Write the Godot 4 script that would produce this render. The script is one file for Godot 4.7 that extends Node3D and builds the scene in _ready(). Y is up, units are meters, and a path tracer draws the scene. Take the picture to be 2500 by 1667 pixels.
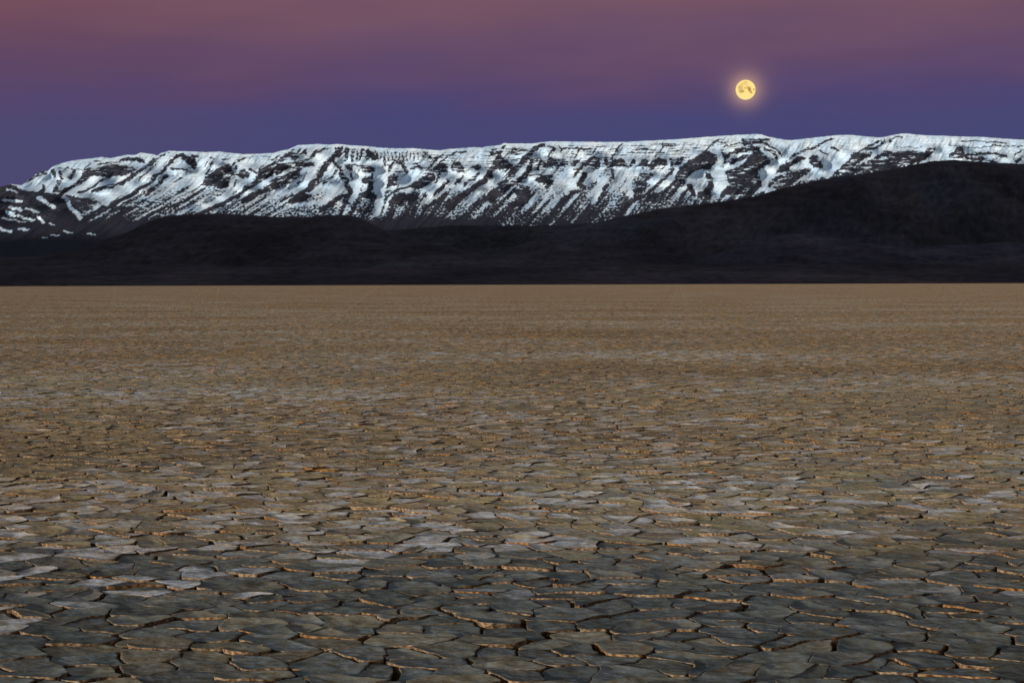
extends Node3D
# A cracked dry lake bed at dawn, a snow-streaked fault-block range behind dark hills, a full moon setting over it.
# Metres; the camera stands at the origin, one metre above the lake bed, and looks towards -z.

const FOV := 18.5            # vertical, degrees
const MOON_AT := Vector3(3347, 2764, -30000)
const MOON_RADIUS := 141.0
const RANGE_FOOT := 11000.0  # distance of the foot of the escarpment

const CREST := [-3653,503,-3400,528,-3196,559,-3062,588,-3002,609,-2933,601,-2921,614,-2900,643,-2883,665,-2853,686,-2836,697,-2810,691,-2793,718,-2756,736,-2722,750,-2687,760,-2627,768,-2554,776,-2505,784,-2441,776,-2406,786,-2358,797,-2320,797,-2293,799,-2273,813,-2196,802,-2169,794,-2146,807,-2111,820,-2099,823,-2010,820,-1960,820,-1884,814,-1784,817,-1707,808,-1631,800,-1531,803,-1456,808,-1408,824,-1371,829,-1335,847,-1311,858,-1235,863,-1198,866,-1134,860,-1059,865,-983,857,-882,849,-780,838,-667,835,-604,837,-528,829,-440,821,-377,831,-302,836,-227,842,-176,839,-151,847,-76,854,-43,868,-13,865,126,865,151,867,177,872,227,878,379,877,530,874,706,873,808,879,960,886,1137,899,1239,907,1315,912,1391,917,1442,919,1518,922,1548,919,1580,906,1618,900,1642,892,1692,884,1717,881,1793,889,1857,897,1947,907,2024,915,2087,915,2149,909,2224,901,2274,898,2313,903,2352,914,2404,922,2435,924,2492,916,2554,911,2655,908,2780,902,2906,899,3031,888,3155,880,3354,866,3652,849,3897,827]
# outcrop outlines on the escarpment, metres along the range and metres above the playa: rock share, soft edge, corners
const OUTCROPS := [
	[0.95,12,[-3682,555,-3068,601,-2998,609,-2905,563,-2801,547,-2676,539,-2572,523,-2440,494,-2356,465,-2206,451,-2255,395,-2167,356,-1977,-7,-3245,-4]],
	[0.30,24,[-2646,526,-2549,525,-2442,499,-2356,465,-2271,433,-2320,382,-2439,357,-2534,434]],
	[0.95,5,[-2921,614,-2902,649,-2854,691,-2827,699,-2796,664,-2816,664,-2856,659,-2875,643,-2899,622]],
	[0.90,7,[-2737,637,-2710,637,-2706,592,-2679,557,-2728,552,-2726,592]],
	[0.70,7,[-2819,619,-2772,547,-2813,547]],
	[0.45,12,[935,450,1232,493,1459,534,1745,613,1952,653,2235,697,2569,739,2869,738,3109,711,3027,509,905,285]],
	[0.55,19,[-92,263,-95,401,0,439,95,426,214,400,311,438,406,425,450,387,525,425,642,406,742,437,839,450,935,450,900,260]],
	[0.95,6,[-2599,700,-2561,713,-2509,704,-2492,717,-2455,735,-2394,739,-2335,717,-2312,690,-2354,663,-2414,659,-2449,650,-2496,659,-2539,664,-2561,642,-2585,615,-2607,598,-2627,598,-2612,638,-2594,668]],
	[0.60,10,[-2025,796,-1983,796,-1935,782,-1913,729,-1910,693,-1939,716,-1974,747,-2002,760]],
	[0.95,6,[-1724,737,-1696,719,-1674,666,-1694,661,-1714,683,-1747,662,-1754,639,-1702,662,-1691,630,-1696,582,-1740,577,-1785,595,-1854,596,-1871,600,-1840,640,-1791,697,-1755,724]],
	[0.95,6,[-1650,692,-1619,703,-1585,674,-1584,648,-1620,641,-1656,661]],
	[0.85,4,[-1374,811,-1347,834,-1327,838,-1341,811,-1315,807,-1293,838,-1280,833,-1307,807,-1313,789,-1267,825,-1247,833,-1255,793,-1289,794,-1310,762,-1317,749,-1344,771,-1370,776,-1391,745,-1425,754,-1404,780]],
	[0.95,6,[-1510,687,-1440,714,-1388,727,-1362,718,-1375,696,-1388,674,-1415,661,-1445,670,-1475,674,-1501,661]],
	[0.90,8,[-1315,498,-1290,532,-1239,545,-1186,541,-1194,515,-1240,484,-1287,480]],
	[0.85,4,[-871,828,-849,806,-807,748,-837,756,-863,775,-882,748,-887,766,-882,801]],
	[0.95,4,[-1017,730,-980,739,-956,699,-965,677,-992,690]],
	[0.95,4,[-916,717,-867,725,-832,699,-802,685,-851,679,-904,681]],
	[0.95,6,[-900,637,-856,650,-846,677,-831,610,-829,557,-791,509,-822,505,-876,518,-902,531,-867,566,-850,601,-888,610]],
	[0.95,6,[-746,659,-677,663,-682,627,-688,596,-755,579,-742,614]],
	[0.90,8,[-696,522,-666,543,-602,543,-591,508,-631,474,-633,457,-670,465,-724,487]],
	[0.95,6,[-478,698,-439,733,-410,746,-388,706,-395,684,-453,684,-462,631,-492,596,-535,574,-596,570,-599,609,-537,649,-485,671]],
	[0.90,4,[-360,742,-323,746,-293,711,-284,679,-354,684,-371,706]],
	[0.90,4,[-252,706,-211,732,-178,723,-202,683,-235,701]],
	[0.85,8,[-133,520,-85,551,-69,520,-96,481,-140,481]],
	[0.85,4,[-46,750,-21,754,8,714,12,692,-50,692]],
	[0.95,4,[193,714,228,771,249,776,277,753,288,713,230,709]],
	[0.85,4,[358,713,385,757,427,766,391,708]],
	[0.95,4,[424,713,472,762,498,784,530,757,544,708,470,713]],
	[0.95,4,[593,708,608,752,663,766,687,752,705,712,660,725,630,703]],
	[0.95,4,[625,757,667,766,687,757,697,717,622,712]],
	[0.85,4,[716,708,728,757,753,761,755,721]],
	[0.90,4,[767,716,790,748,824,761,825,716]],
	[0.85,4,[829,716,874,761,896,774,939,751,949,720,886,712]],
	[0.85,4,[994,716,1011,765,1050,778,1037,738,1006,716]],
	[0.95,4,[1155,791,1203,813,1249,782,1248,733,1221,719,1214,697,1114,684,1068,649,1004,596,932,543,845,500,770,478,737,470,833,526,922,592,986,649,1017,702,1089,756]],
	[0.85,8,[1297,675,1363,701,1469,719,1432,524,1332,529,1249,516,1202,521,1304,590,1292,639]],
	[0.95,6,[1478,818,1514,830,1543,789,1577,731,1531,707,1509,686,1452,691,1421,732,1452,765]],
	[0.80,10,[1368,707,1428,732,1479,691,1505,625,1512,584,1448,532,1335,524]],
	[0.70,8,[1644,723,1702,747,1761,780,1797,764,1737,731,1691,706,1694,682,1628,674,1588,666,1608,690]],
	[0.70,8,[1567,633,1686,682,1743,682,1803,698,1819,681,1754,645,1666,584,1567,564,1525,576,1533,613]],
	[0.85,6,[1838,780,1871,772,1893,706,1860,694,1824,706,1811,739]],
	[0.90,4,[2080,783,2127,792,2198,799,2181,771,2094,722,2045,673,1925,648,1897,640,1973,689,2054,746]],
	[0.70,8,[2053,705,2133,726,2219,771,2282,795,2255,680,2121,672,2024,664]],
	[0.80,6,[2229,779,2304,811,2359,799,2443,811,2481,811,2509,798,2557,827,2600,827,2578,798,2527,745,2430,721,2326,705,2204,672]],
	[0.95,4,[2731,831,2758,831,2758,794,2761,761,2683,757,2679,786]],
	[0.70,8,[2759,785,2808,794,2849,777,2945,736,2814,744,2751,753]]]
# spurs (positive) and snow chutes (negative): rock share, width, soft edge, course
const SPURS := [
	[0.90,17,5,[-2780,699,-2759,659]],
	[0.90,17,5,[-2733,686,-2706,648]],
	[0.85,15,5,[-2654,701,-2655,642]],
	[0.85,5,2,[-2668,758,-2630,755]],
	[0.60,4,2,[-2622,755,-2566,749]],
	[0.80,6,2,[-2556,755,-2509,753]],
	[0.80,7,2,[-2567,735,-2593,708]],
	[0.85,6,2,[-2755,713,-2717,710,-2612,704]],
	[0.90,6,2,[-2522,735,-2474,744,-2417,748,-2368,770,-2326,788]],
	[0.80,6,2,[-2432,775,-2400,783]],
	[0.95,18,5,[-2558,660,-2610,607,-2670,550]],
	[0.95,13,4,[-2416,664,-2494,589,-2577,549]],
	[0.95,16,5,[-2270,703,-2287,659,-2341,619,-2375,597,-2457,575,-2493,562]],
	[0.90,16,5,[-2654,691,-2658,651]],
	[0.85,14,4,[-2459,582,-2379,586]],
	[0.85,14,4,[-2224,557,-2267,518,-2336,488,-2404,458]],
	[0.70,6,2,[-2518,493,-2440,488]],
	[0.70,12,4,[-2535,484,-2468,441]],
	[0.85,6,2,[-2272,808,-2205,801]],
	[0.50,24,7,[-2372,766,-2295,774,-2249,756]],
	[0.70,32,7,[-2363,712,-2297,694,-2329,677]],
	[0.95,20,6,[-2166,796,-2181,765,-2203,734,-2235,694,-2269,668,-2308,632,-2333,606]],
	[0.90,16,5,[-2100,818,-2133,796,-2156,787]],
	[0.70,8,2,[-2171,738,-2198,676,-2232,650,-2239,632]],
	[0.90,18,5,[-2009,800,-2040,787,-2082,747,-2104,716,-2124,676,-2158,636,-2188,597,-2238,561,-2299,505]],
	[0.80,10,3,[-2073,707,-1968,698]],
	[0.85,20,6,[-2086,658,-2109,618,-2135,570,-2160,535]],
	[0.80,8,2,[-1954,795,-1910,782]],
	[0.80,9,3,[-1855,751,-1872,711]],
	[0.80,12,4,[-1817,746,-1831,711,-1855,671]],
	[0.80,7,2,[-1842,773,-1813,769]],
	[0.70,6,2,[-1763,768,-1722,773]],
	[0.95,10,3,[-1583,786,-1612,788,-1662,759,-1698,732]],
	[0.90,6,2,[-1870,596,-1909,556]],
	[0.80,14,4,[-1844,573,-1883,538,-1900,512,-1950,482,-2002,456,-2050,435,-2111,410]],
	[0.80,12,4,[-1586,701,-1540,674]],
	[0.80,12,4,[-1653,626,-1659,595]],
	[0.80,8,2,[-1676,724,-1669,706]],
	[0.95,24,7,[-1506,648,-1556,590,-1623,529,-1690,481,-1794,430]],
	[0.80,4,2,[-2218,505,-2067,483]],
	[0.80,4,2,[-2243,483,-2100,487]],
	[0.80,6,2,[-2181,457,-2274,440]],
	[0.80,5,2,[-2138,427,-2220,406]],
	[0.80,6,2,[-2291,483,-2217,500]],
	[0.70,3,2,[-2056,500,-2009,478]],
	[0.80,4,2,[-1941,491,-1841,491,-1822,469]],
	[0.80,3,2,[-1983,448,-1835,434]],
	[0.70,5,2,[-1805,534,-1768,547]],
	[0.70,5,2,[-1765,534,-1720,529]],
	[0.80,6,2,[-1756,560,-1703,560]],
	[0.80,6,2,[-1993,556,-1941,556]],
	[0.90,10,3,[-1628,781,-1583,786]],
	[0.80,4,2,[-1566,781,-1475,785]],
	[0.80,6,2,[-1467,758,-1452,767,-1418,794]],
	[0.80,6,2,[-1512,727,-1526,665]],
	[0.95,16,5,[-1424,749,-1463,727,-1510,687,-1522,661]],
	[0.90,12,4,[-1200,820,-1229,776,-1263,753,-1316,740,-1372,727,-1421,727]],
	[0.85,10,3,[-1143,838,-1182,811,-1214,789]],
	[0.80,6,2,[-1110,842,-1134,824]],
	[0.95,22,7,[-1369,709,-1305,722,-1207,731]],
	[0.95,20,6,[-1271,714,-1307,682,-1353,656,-1399,638,-1428,621]],
	[0.95,28,7,[-1458,652,-1520,634,-1555,603,-1588,568]],
	[0.65,36,7,[-1287,656,-1338,620,-1399,594,-1466,568,-1537,524,-1571,498]],
	[0.90,9,3,[-1243,691,-1253,647,-1279,607]],
	[0.95,24,7,[-1043,842,-1077,797,-1095,766,-1125,735,-1141,700,-1158,669,-1182,638,-1197,602,-1203,567]],
	[0.90,12,4,[-1201,554,-1262,558,-1298,532,-1346,493]],
	[0.85,20,6,[-1010,837,-1008,766]],
	[0.85,14,4,[-967,828,-974,757]],
	[0.85,9,3,[-941,815,-945,761]],
	[0.85,12,4,[-913,832,-924,757]],
	[0.85,20,6,[-1076,833,-1037,810,-1060,788]],
	[0.90,16,5,[-1076,744,-1048,713,-1019,681]],
	[0.80,5,2,[-971,730,-892,721]],
	[0.90,14,4,[-968,664,-960,633]],
	[0.90,24,7,[-1030,664,-1001,628,-984,593,-958,553,-982,523,-1012,514,-1065,471,-1107,437]],
	[0.90,18,5,[-1065,686,-1082,655,-1119,602]],
	[0.50,24,7,[-990,501,-921,445,-857,414]],
	[0.90,20,6,[-880,823,-852,788,-808,748]],
	[0.90,16,5,[-871,712,-824,694]],
	[0.80,8,2,[-838,819,-814,774]],
	[0.85,12,4,[-777,783,-771,725]],
	[0.90,16,5,[-728,738,-749,685]],
	[0.90,20,6,[-671,743,-637,680]],
	[0.80,8,2,[-713,752,-667,743]],
	[0.80,8,2,[-703,680,-662,680]],
	[0.90,10,3,[-764,548,-720,557]],
	[0.85,12,4,[-594,592,-692,557,-751,509]],
	[0.90,12,4,[-606,702,-566,720,-544,698]],
	[0.80,4,2,[-559,738,-600,733]],
	[0.70,12,4,[-533,809,-490,769]],
	[0.70,8,2,[-513,813,-544,778]],
	[0.85,8,2,[-338,813,-399,773,-435,742]],
	[0.85,10,3,[-420,795,-465,764,-498,698]],
	[0.85,6,2,[-263,826,-316,799]],
	[0.95,28,7,[-66,750,-107,710,-128,679,-160,626,-208,591,-267,542,-325,499,-370,451]],
	[0.85,16,5,[-193,670,-241,635,-285,591]],
	[0.85,14,4,[-431,662,-453,613]],
	[0.80,14,4,[-385,635,-371,604,-411,600]],
	[0.85,12,4,[-331,631,-310,613]],
	[0.60,24,7,[-410,582,-456,539]],
	[0.60,24,7,[-395,534,-452,486,-520,443]],
	[0.70,20,6,[-520,530,-507,521]],
	[0.90,18,5,[-29,608,-85,564,-125,529,-165,494]],
	[0.80,16,5,[-125,795,-63,808,-92,759,-124,697,-123,635]],
	[0.80,16,5,[-42,852,-55,834]],
	[0.85,12,4,[-1,816,20,830,41,816]],
	[0.85,10,3,[54,821,95,818]],
	[0.85,10,3,[-117,821,-92,826]],
	[0.80,20,6,[-92,741,-63,759,-58,705,-99,705]],
	[0.95,24,7,[196,865,150,838,116,798,82,767,57,732,32,696,0,652,-41,612,-82,568,-122,533]],
	[0.90,24,7,[124,754,107,696,81,656,40,625,0,599,-49,559,-97,511,-121,498]],
	[0.85,14,4,[156,696,182,749,202,731]],
	[0.80,12,4,[132,745,157,749]],
	[0.70,12,4,[228,789,262,833,233,843]],
	[0.80,12,4,[292,847,304,820]],
	[0.80,6,2,[281,758,329,713]],
	[0.80,8,2,[106,656,172,660,197,678]],
	[0.60,20,6,[179,638,237,651]],
	[0.55,24,7,[163,625,236,611,210,576]],
	[0.90,20,6,[56,581,93,568]],
	[0.90,36,7,[40,546,92,537,79,489,0,459]],
	[0.70,5,2,[381,766,416,815]],
	[0.85,8,2,[361,686,391,695]],
	[0.70,8,2,[494,797,517,828]],
	[0.85,14,4,[576,757,574,726]],
	[0.85,9,3,[689,863,646,828,623,788,604,757]],
	[0.85,18,5,[618,703,605,641,568,588,524,544,481,501,448,436]],
	[0.80,6,2,[573,655,627,659]],
	[0.80,5,2,[568,632,612,632]],
	[0.85,16,5,[424,704,394,669,362,615,336,567,313,519,278,467]],
	[0.50,24,7,[410,677,442,660,406,597,433,576]],
	[0.60,20,6,[335,545,383,545,425,571]],
	[0.70,4,2,[514,862,618,861]],
	[0.60,10,3,[316,833,487,828]],
	[0.85,10,3,[689,863,654,841,636,810]],
	[0.85,16,5,[973,756,973,720]],
	[0.70,7,2,[932,867,916,818,875,778]],
	[0.70,4,2,[839,854,914,858]],
	[0.70,4,2,[723,803,869,803]],
	[0.80,4,2,[835,694,934,698]],
	[0.80,16,5,[781,650,848,658,812,627]],
	[0.85,18,5,[756,601,801,605,781,570,734,544]],
	[0.80,6,2,[807,583,790,544]],
	[0.90,7,2,[1285,897,1236,857,1199,822,1159,791]],
	[0.95,14,4,[975,694,959,663,900,614,828,552,723,483]],
	[-1.20,14,4,[981,640,921,583,859,544]],
	[-1.20,4,2,[1008,693,987,658]],
	[0.85,28,7,[1192,657,1198,591,1166,547,1110,525]],
	[0.80,24,7,[1059,587,1082,525]],
	[0.90,16,5,[984,631,1047,644]],
	[0.50,40,7,[1021,605,929,526,844,491]],
	[0.85,24,7,[1283,791,1311,777,1283,719]],
	[0.70,12,4,[1426,879,1490,883]],
	[0.60,6,2,[1305,839,1383,861,1488,870]],
	[0.50,16,5,[1307,781,1399,821,1484,834]],
	[0.60,24,7,[1327,737,1414,768,1477,772]],
	[0.80,15,4,[1420,884,1496,879,1586,887]],
	[0.60,15,4,[1424,855,1503,867,1560,859]],
	[0.60,15,4,[1406,822,1481,843]],
	[0.50,15,4,[1380,802,1459,818,1510,830]],
	[0.80,15,4,[1553,830,1595,801,1620,764]],
	[0.55,13,4,[1571,851,1621,822,1652,772]],
	[0.95,11,3,[1994,899,1941,878,1899,854,1854,833,1772,805,1702,772,1646,731]],
	[0.50,15,4,[1962,837,2004,812,2059,792]],
	[0.50,11,3,[1897,813,1931,788]],
	[0.90,9,3,[2299,893,2248,865,2194,840,2150,812,2080,783]],
	[0.90,11,3,[2290,861,2230,828,2170,812]],
	[0.90,7,2,[2423,922,2366,901,2307,873,2239,836]],
	[0.80,9,3,[2366,901,2412,901]],
	[0.80,4,2,[2460,913,2500,917]],
	[0.70,11,3,[2283,869,2338,873]],
	[0.80,3,2,[2370,836,2532,835]],
	[0.85,7,2,[2763,872,2879,875,2958,863,3046,859]],
	[0.85,4,2,[2685,847,2759,835,2855,830,2973,842,3145,838]],
	[0.50,15,4,[2845,789,2961,793,3031,768]],
	[0.80,5,2,[3139,813,3073,780]],
	[0.70,19,6,[3127,768,3067,735]],
	[0.65,5,3,[-867,817,-865,758]],
	[0.65,5,3,[-844,809,-842,758]],
	[0.65,5,3,[-821,814,-820,757]],
	[0.65,5,3,[-798,806,-797,757]],
	[0.65,5,3,[-776,811,-775,757]],
	[0.65,5,3,[-754,816,-752,757]],
	[0.65,5,3,[-731,808,-730,757]],
	[0.65,5,3,[-708,813,-707,757]],
	[0.65,5,3,[-685,805,-685,757]],
	[0.65,5,3,[-663,811,-662,757]],
	[0.65,5,3,[-641,816,-640,757]],
	[0.65,5,3,[-618,808,-617,757]],
	[0.65,5,3,[-595,813,-595,757]],
	[0.65,5,3,[-572,805,-572,757]],
	[-1.30,24,7,[-1191,654,-1239,601,-1290,543]],
	[-1.20,15,5,[-1440,663,-1492,602]],
	[-1.30,31,10,[-940,659,-936,587,-932,526]],
	[-1.30,44,10,[-806,739,-791,653,-786,560,-782,468]],
	[-1.00,24,10,[-774,468,-781,411]],
	[-1.20,39,10,[-610,652,-651,604]],
	[-1.20,6,4,[-391,572,-442,524,-493,472]],
	[-1.20,31,7,[1269,821,1264,732]],
	[-1.20,58,10,[1245,687,1259,647]],
	[-1.20,44,10,[1258,641,1241,580,1217,540]],
	[-1.30,36,10,[1669,865,1669,769]],
	[-1.30,31,10,[1648,747,1605,713,1560,673,1517,624,1513,561]],
	[-1.20,63,15,[2034,784,1959,720,1898,666]],
	[-1.10,24,10,[720,688,706,595,703,516]],
	[-1.10,24,10,[360,690,362,623,329,543]],
	[-1.00,24,10,[529,622,524,556,475,477]],
	[-1.10,44,12,[-1900,737,-1867,629,-1911,590]],
	[-1.10,34,10,[-1680,544,-1759,479,-1843,440]]]
const WEDGES := [
	[-1.10,7,[1088,661,1164,674,1144,620,1112,567,1092,522,1087,567,1078,620]]]
const SNOW_PATCHES := [
	[15,[-2996,506,-2880,495]],
	[15,[-2931,461,-2846,435]],
	[12,[-2954,423,-2876,402]],
	[15,[-2857,402,-2772,376]],
	[7,[-2946,392,-2809,366]],
	[10,[-2953,435,-2892,422]],
	[19,[-2790,521,-2742,495,-2679,453]],
	[10,[-2831,453,-2743,422]],
	[15,[-2749,396,-2682,358]],
	[12,[-2801,321,-2746,318]],
	[12,[-2931,333,-2841,301]],
	[7,[-2648,353,-2609,345]],
	[7,[-2542,307,-2483,295]],
	[6,[-2600,288,-2559,280]],
	[5,[-2648,271,-2612,268]],
	[15,[-2658,526,-2564,447,-2486,383]],
	[5,[-2407,294,-2347,282]],
	[24,[-2469,538,-2371,473]],
	[10,[-2586,526,-2513,525]],
	[10,[-3008,574,-2930,553]],
	[10,[-3154,475,-3051,462]],
	[12,[-3182,398,-3048,372]]]
const MOUND := [-2006,77.6,-1820,85.1,-1661,91.2,-1581,93.7,-1528,96.2,-1448,105.2,-1395,115.7,-1342,132.8,-1289,155.2,-1222,181.5,-1182,204.0,-1143,219.7,-1076,228.8,-970,232.5,-864,228.2,-757,220.0,-678,219.8,-598,226.2,-525,226.0,-492,216.6,-458,199.3,-425,183.3,-385,165.9,-319,145.9,-199,119.0,-66,92.1,66,58.6,199,18.4]  # crest 6800 m away
const RIDGE := [-1092,161.0,-823,202.1,-622,226.7,-487,223.0,-353,234.4,-252,242.5,-84,242.0,84,239.9,252,244.4,319,249.3,420,264.1,521,277.2,672,273.4,840,222.7,1008,155.1]  # crest 8600 m away
const HILL := [-361,7.1,-145,78.7,0,128.8,145,178.9,275,213.2,361,231.7,506,261.6,651,278.5,737,289.8,868,309.6,940,332.4,1027,352.4,1142,375.1,1229,384.9,1301,394.8,1374,409.0,1431,420.4,1489,430.3,1562,434.4,1634,428.5,1735,422.4,1807,419.3,1952,421.8,2097,412.8,2241,396.5]  # crest 7400 m away
const KNOLL := [434,39.0,528,68.0,621,97.0,692,120.2,750,135.3,785,142.2,856,142.0,914,132.5,985,117.1,1067,109.8,1149,99.1,1231,107.0,1325,111.5,1419,118.2,1512,110.9,1630,94.2,1770,58.7]  # crest 6000 m away
const SPUR := [-594,19.0,-472,40.4,-376,64.4,-279,83.5,-182,90.4,-85,81.7,12,87.5,109,99.3,206,97.8,303,106.0,400,98.5,497,83.7,618,64.0,739,29.8]  # crest 6200 m away
const BAJADA := [-1575,46.5,-1372,47.0,-1168,48.4,-1006,52.0,-843,51.6,-660,47.0,-498,44.5,-356,40.1,-203,40.6,-51,43.3,102,46.9,254,48.5,457,48.9,610,45.5,813,50.0,1016,52.5,1219,48.8,1372,51.5,1575,45.8]  # crest 5200 m away
const BANK := [-1181,20.7,-1044,19.5,-983,18.6,-953,17.7,-941,17.0,-930,13.9,-914,10.8,-892,6.9,-861,4.6,-831,2.2]  # crest 3900 m away

var rng := RandomNumberGenerator.new()


func _ready() -> void:
	# ---------------------------------------------------------------- camera, sky, light, exposure
	var cam := Camera3D.new()
	cam.name = "camera"
	cam.fov = FOV
	cam.near = 0.1
	cam.far = 60000.0
	cam.position = Vector3(0, 1, 0)
	cam.rotation_degrees = Vector3(-1.567, 0, -0.16)
	add_child(cam)
	var env := Environment.new()
	env.background_mode = Environment.BG_SKY
	var sky := Sky.new()
	var air := PanoramaSkyMaterial.new()
	air.panorama = dawn_sky()
	sky.sky_material = air
	env.sky = sky
	env.tonemap_mode = Environment.TONE_MAPPER_LINEAR
	env.tonemap_exposure = 1.0
	env.sdfgi_enabled = true
	env.ssao_enabled = true
	env.ssil_enabled = true
	var world := WorldEnvironment.new()
	world.name = "world_environment"
	world.environment = env
	add_child(world)
	var sun := DirectionalLight3D.new()   # the dawn sun, barely risen, behind the camera and to its left
	sun.name = "dawn_light"
	sun.light_color = Color(1.0, 0.98, 0.95)
	sun.light_energy = 1.2
	sun.light_angular_distance = 2.5
	sun.shadow_enabled = true
	add_child(sun)
	sun.look_at_from_position(Vector3.ZERO, Vector3(0.743, -0.125, -0.669))
	# ---------------------------------------------------------------- the large structure
	build_escarpment()
	build_hills()
	build_lake_bed()
	# ---------------------------------------------------------------- the moon
	build_moon()


# ==================================================================== sky
func lin(r: float, g: float, b: float) -> Vector3:
	var c := Color8(int(r), int(g), int(b)).srgb_to_linear()
	return Vector3(c.r, c.g, c.b)


func sky_color(up: float, around: float, n: FastNoiseLite) -> Vector3:
	# up and around in degrees; around = 0 where the camera looks, positive to the right
	var stops := [[-90.0, lin(66, 66, 104)], [0.0, lin(58, 62, 104)], [3.4, lin(62, 66, 112)], [4.3, lin(68, 68, 115)], [5.0, lin(80, 69, 112)], [5.7, lin(94, 73, 107)], [6.6, lin(105, 78, 104)], [7.7, lin(117, 84, 101)],
		[10.0, lin(120, 87, 101)], [16.0, lin(108, 92, 112)], [22.0, lin(108, 108, 126)], [32.0, lin(112, 120, 137)], [60.0, lin(108, 121, 142)], [90.0, lin(106, 121, 143)]]
	var slope := up - 0.035 * around                      # thin streaks of high haze, rising slightly to the north
	var bend := 0.7 * n.get_noise_2d(around * 1.6, slope * 9.0) + 0.18 * n.get_noise_2d(around * 5.0 + 300.0, slope * 45.0)
	var tilt := clampf(around, -20.0, 20.0) * 0.014
	var u := up
	if up > 0.0 and up < 20.0:
		u = up + (bend - tilt) * smoothstep(0.0, 4.0, up) * (1.0 - smoothstep(9.0, 20.0, up))
	var c: Vector3 = stops[0][1]
	for k in stops.size() - 1:
		if u >= stops[k][0]:
			var t: float = clampf((u - stops[k][0]) / (stops[k + 1][0] - stops[k][0]), 0.0, 1.0)
			c = stops[k][1].lerp(stops[k + 1][1], t)
	c *= 1.0 + 0.07 * n.get_noise_2d(around * 2.6 + 900.0, slope * 26.0)
	var left := smoothstep(2.0, 16.0, -around) * (1.0 - smoothstep(20.0, 50.0, -around))
	c *= Vector3(1.0 - 0.03 * left, 1.0 - 0.13 * left, 1.0 - 0.16 * left)
	# the sky is brighter and paler on the dawn side, behind the camera
	var back := smoothstep(50.0, 180.0, absf(around)) * (1.0 - smoothstep(20.0, 85.0, up)) * smoothstep(-8.0, 3.0, up)
	c = c.lerp(Vector3(0.27, 0.28, 0.28), 0.75 * back)
	return c


func dawn_sky() -> ImageTexture:
	var n := FastNoiseLite.new()
	n.seed = 11
	n.frequency = 0.06
	n.fractal_octaves = 3
	var w := 256
	var h := 256
	var im := Image.create(w, h, false, Image.FORMAT_RGBF)
	for y in h:
		var up := 90.0 - (y + 0.5) * 180.0 / h
		for x in w:
			var around := fposmod((x + 0.5) * 360.0 / w + 180.0, 360.0) - 180.0   # a panorama's left edge lies towards -z
			var c := sky_color(up, around, n)
			im.set_pixel(x, y, Color(c.x, c.y, c.z))
	im.resize(2048, 1024, Image.INTERPOLATE_BILINEAR)
	var step := 360.0 / 2048.0
	var moon_around := rad_to_deg(atan2(MOON_AT.x, -MOON_AT.z))
	var moon_up := rad_to_deg(atan2(MOON_AT.y - 1.0, Vector2(MOON_AT.x, MOON_AT.z).length()))
	for y in range(512 - 110, 513):                      # the part of the sky round the range, in full detail
		var up := 90.0 - (y + 0.5) * step
		for x in range(-190, 190):
			var around := (x + 0.5) * step
			var c := sky_color(up, around, n)
			var d := Vector2(around - moon_around, up - moon_up).length()
			# the aureole that the thin haze makes round the moon
			var a := 0.80 * exp(-pow(d / 0.34, 2.0)) + 0.10 * exp(-pow(d / 0.62, 2.0))
			c += Vector3(0.56, 0.32, 0.12) * a
			im.set_pixel(posmod(x, 2048), y, Color(c.x, c.y, c.z))
	return ImageTexture.create_from_image(im)


# ==================================================================== helpers
func mesh_of(v: PackedVector3Array, n: PackedVector3Array, c: PackedColorArray, idx: PackedInt32Array) -> ArrayMesh:
	var a := []
	a.resize(Mesh.ARRAY_MAX)
	a[Mesh.ARRAY_VERTEX] = v
	a[Mesh.ARRAY_NORMAL] = n
	a[Mesh.ARRAY_COLOR] = c
	a[Mesh.ARRAY_INDEX] = idx
	var m := ArrayMesh.new()
	m.add_surface_from_arrays(Mesh.PRIMITIVE_TRIANGLES, a)
	return m


func normals_of(v: PackedVector3Array, idx: PackedInt32Array) -> PackedVector3Array:
	var n := PackedVector3Array()
	n.resize(v.size())
	for k in range(0, idx.size(), 3):
		var a := idx[k]
		var b := idx[k + 1]
		var c := idx[k + 2]
		var f := (v[c] - v[a]).cross(v[b] - v[a])
		n[a] += f
		n[b] += f
		n[c] += f
	for k in n.size():
		n[k] = n[k].normalized() if n[k].length_squared() > 1e-20 else Vector3.UP
	return n


func grid_indices(cols: int, rows: int) -> PackedInt32Array:
	# rows run from the near foot upwards, columns towards +x; clockwise seen from the camera's side
	var idx := PackedInt32Array()
	idx.resize((cols - 1) * (rows - 1) * 6)
	var k := 0
	for r in rows - 1:
		for c in cols - 1:
			var a := r * cols + c
			idx[k] = a
			idx[k + 1] = a + cols
			idx[k + 2] = a + cols + 1
			idx[k + 3] = a
			idx[k + 4] = a + cols + 1
			idx[k + 5] = a + 1
			k += 6
	return idx


func setting(called: String, m: Mesh, mat: Material, label: String, category: String) -> MeshInstance3D:
	var o := MeshInstance3D.new()
	o.name = called
	o.mesh = m
	o.material_override = mat
	o.set_meta("kind", "structure")
	o.set_meta("label", label)
	o.set_meta("category", category)
	add_child(o, true)
	return o


func painted(roughness: float) -> StandardMaterial3D:
	var m := StandardMaterial3D.new()
	m.vertex_color_use_as_albedo = true
	m.roughness = roughness
	m.metallic_specular = 0.2
	return m


func along(line: Array, x: float) -> float:
	if x <= line[0]:
		return line[1]
	for k in range(2, line.size(), 2):
		if x <= line[k]:
			var t: float = (x - line[k - 2]) / maxf(line[k] - line[k - 2], 0.001)
			return lerpf(line[k - 1], line[k + 1], t)
	return line[-1]


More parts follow.
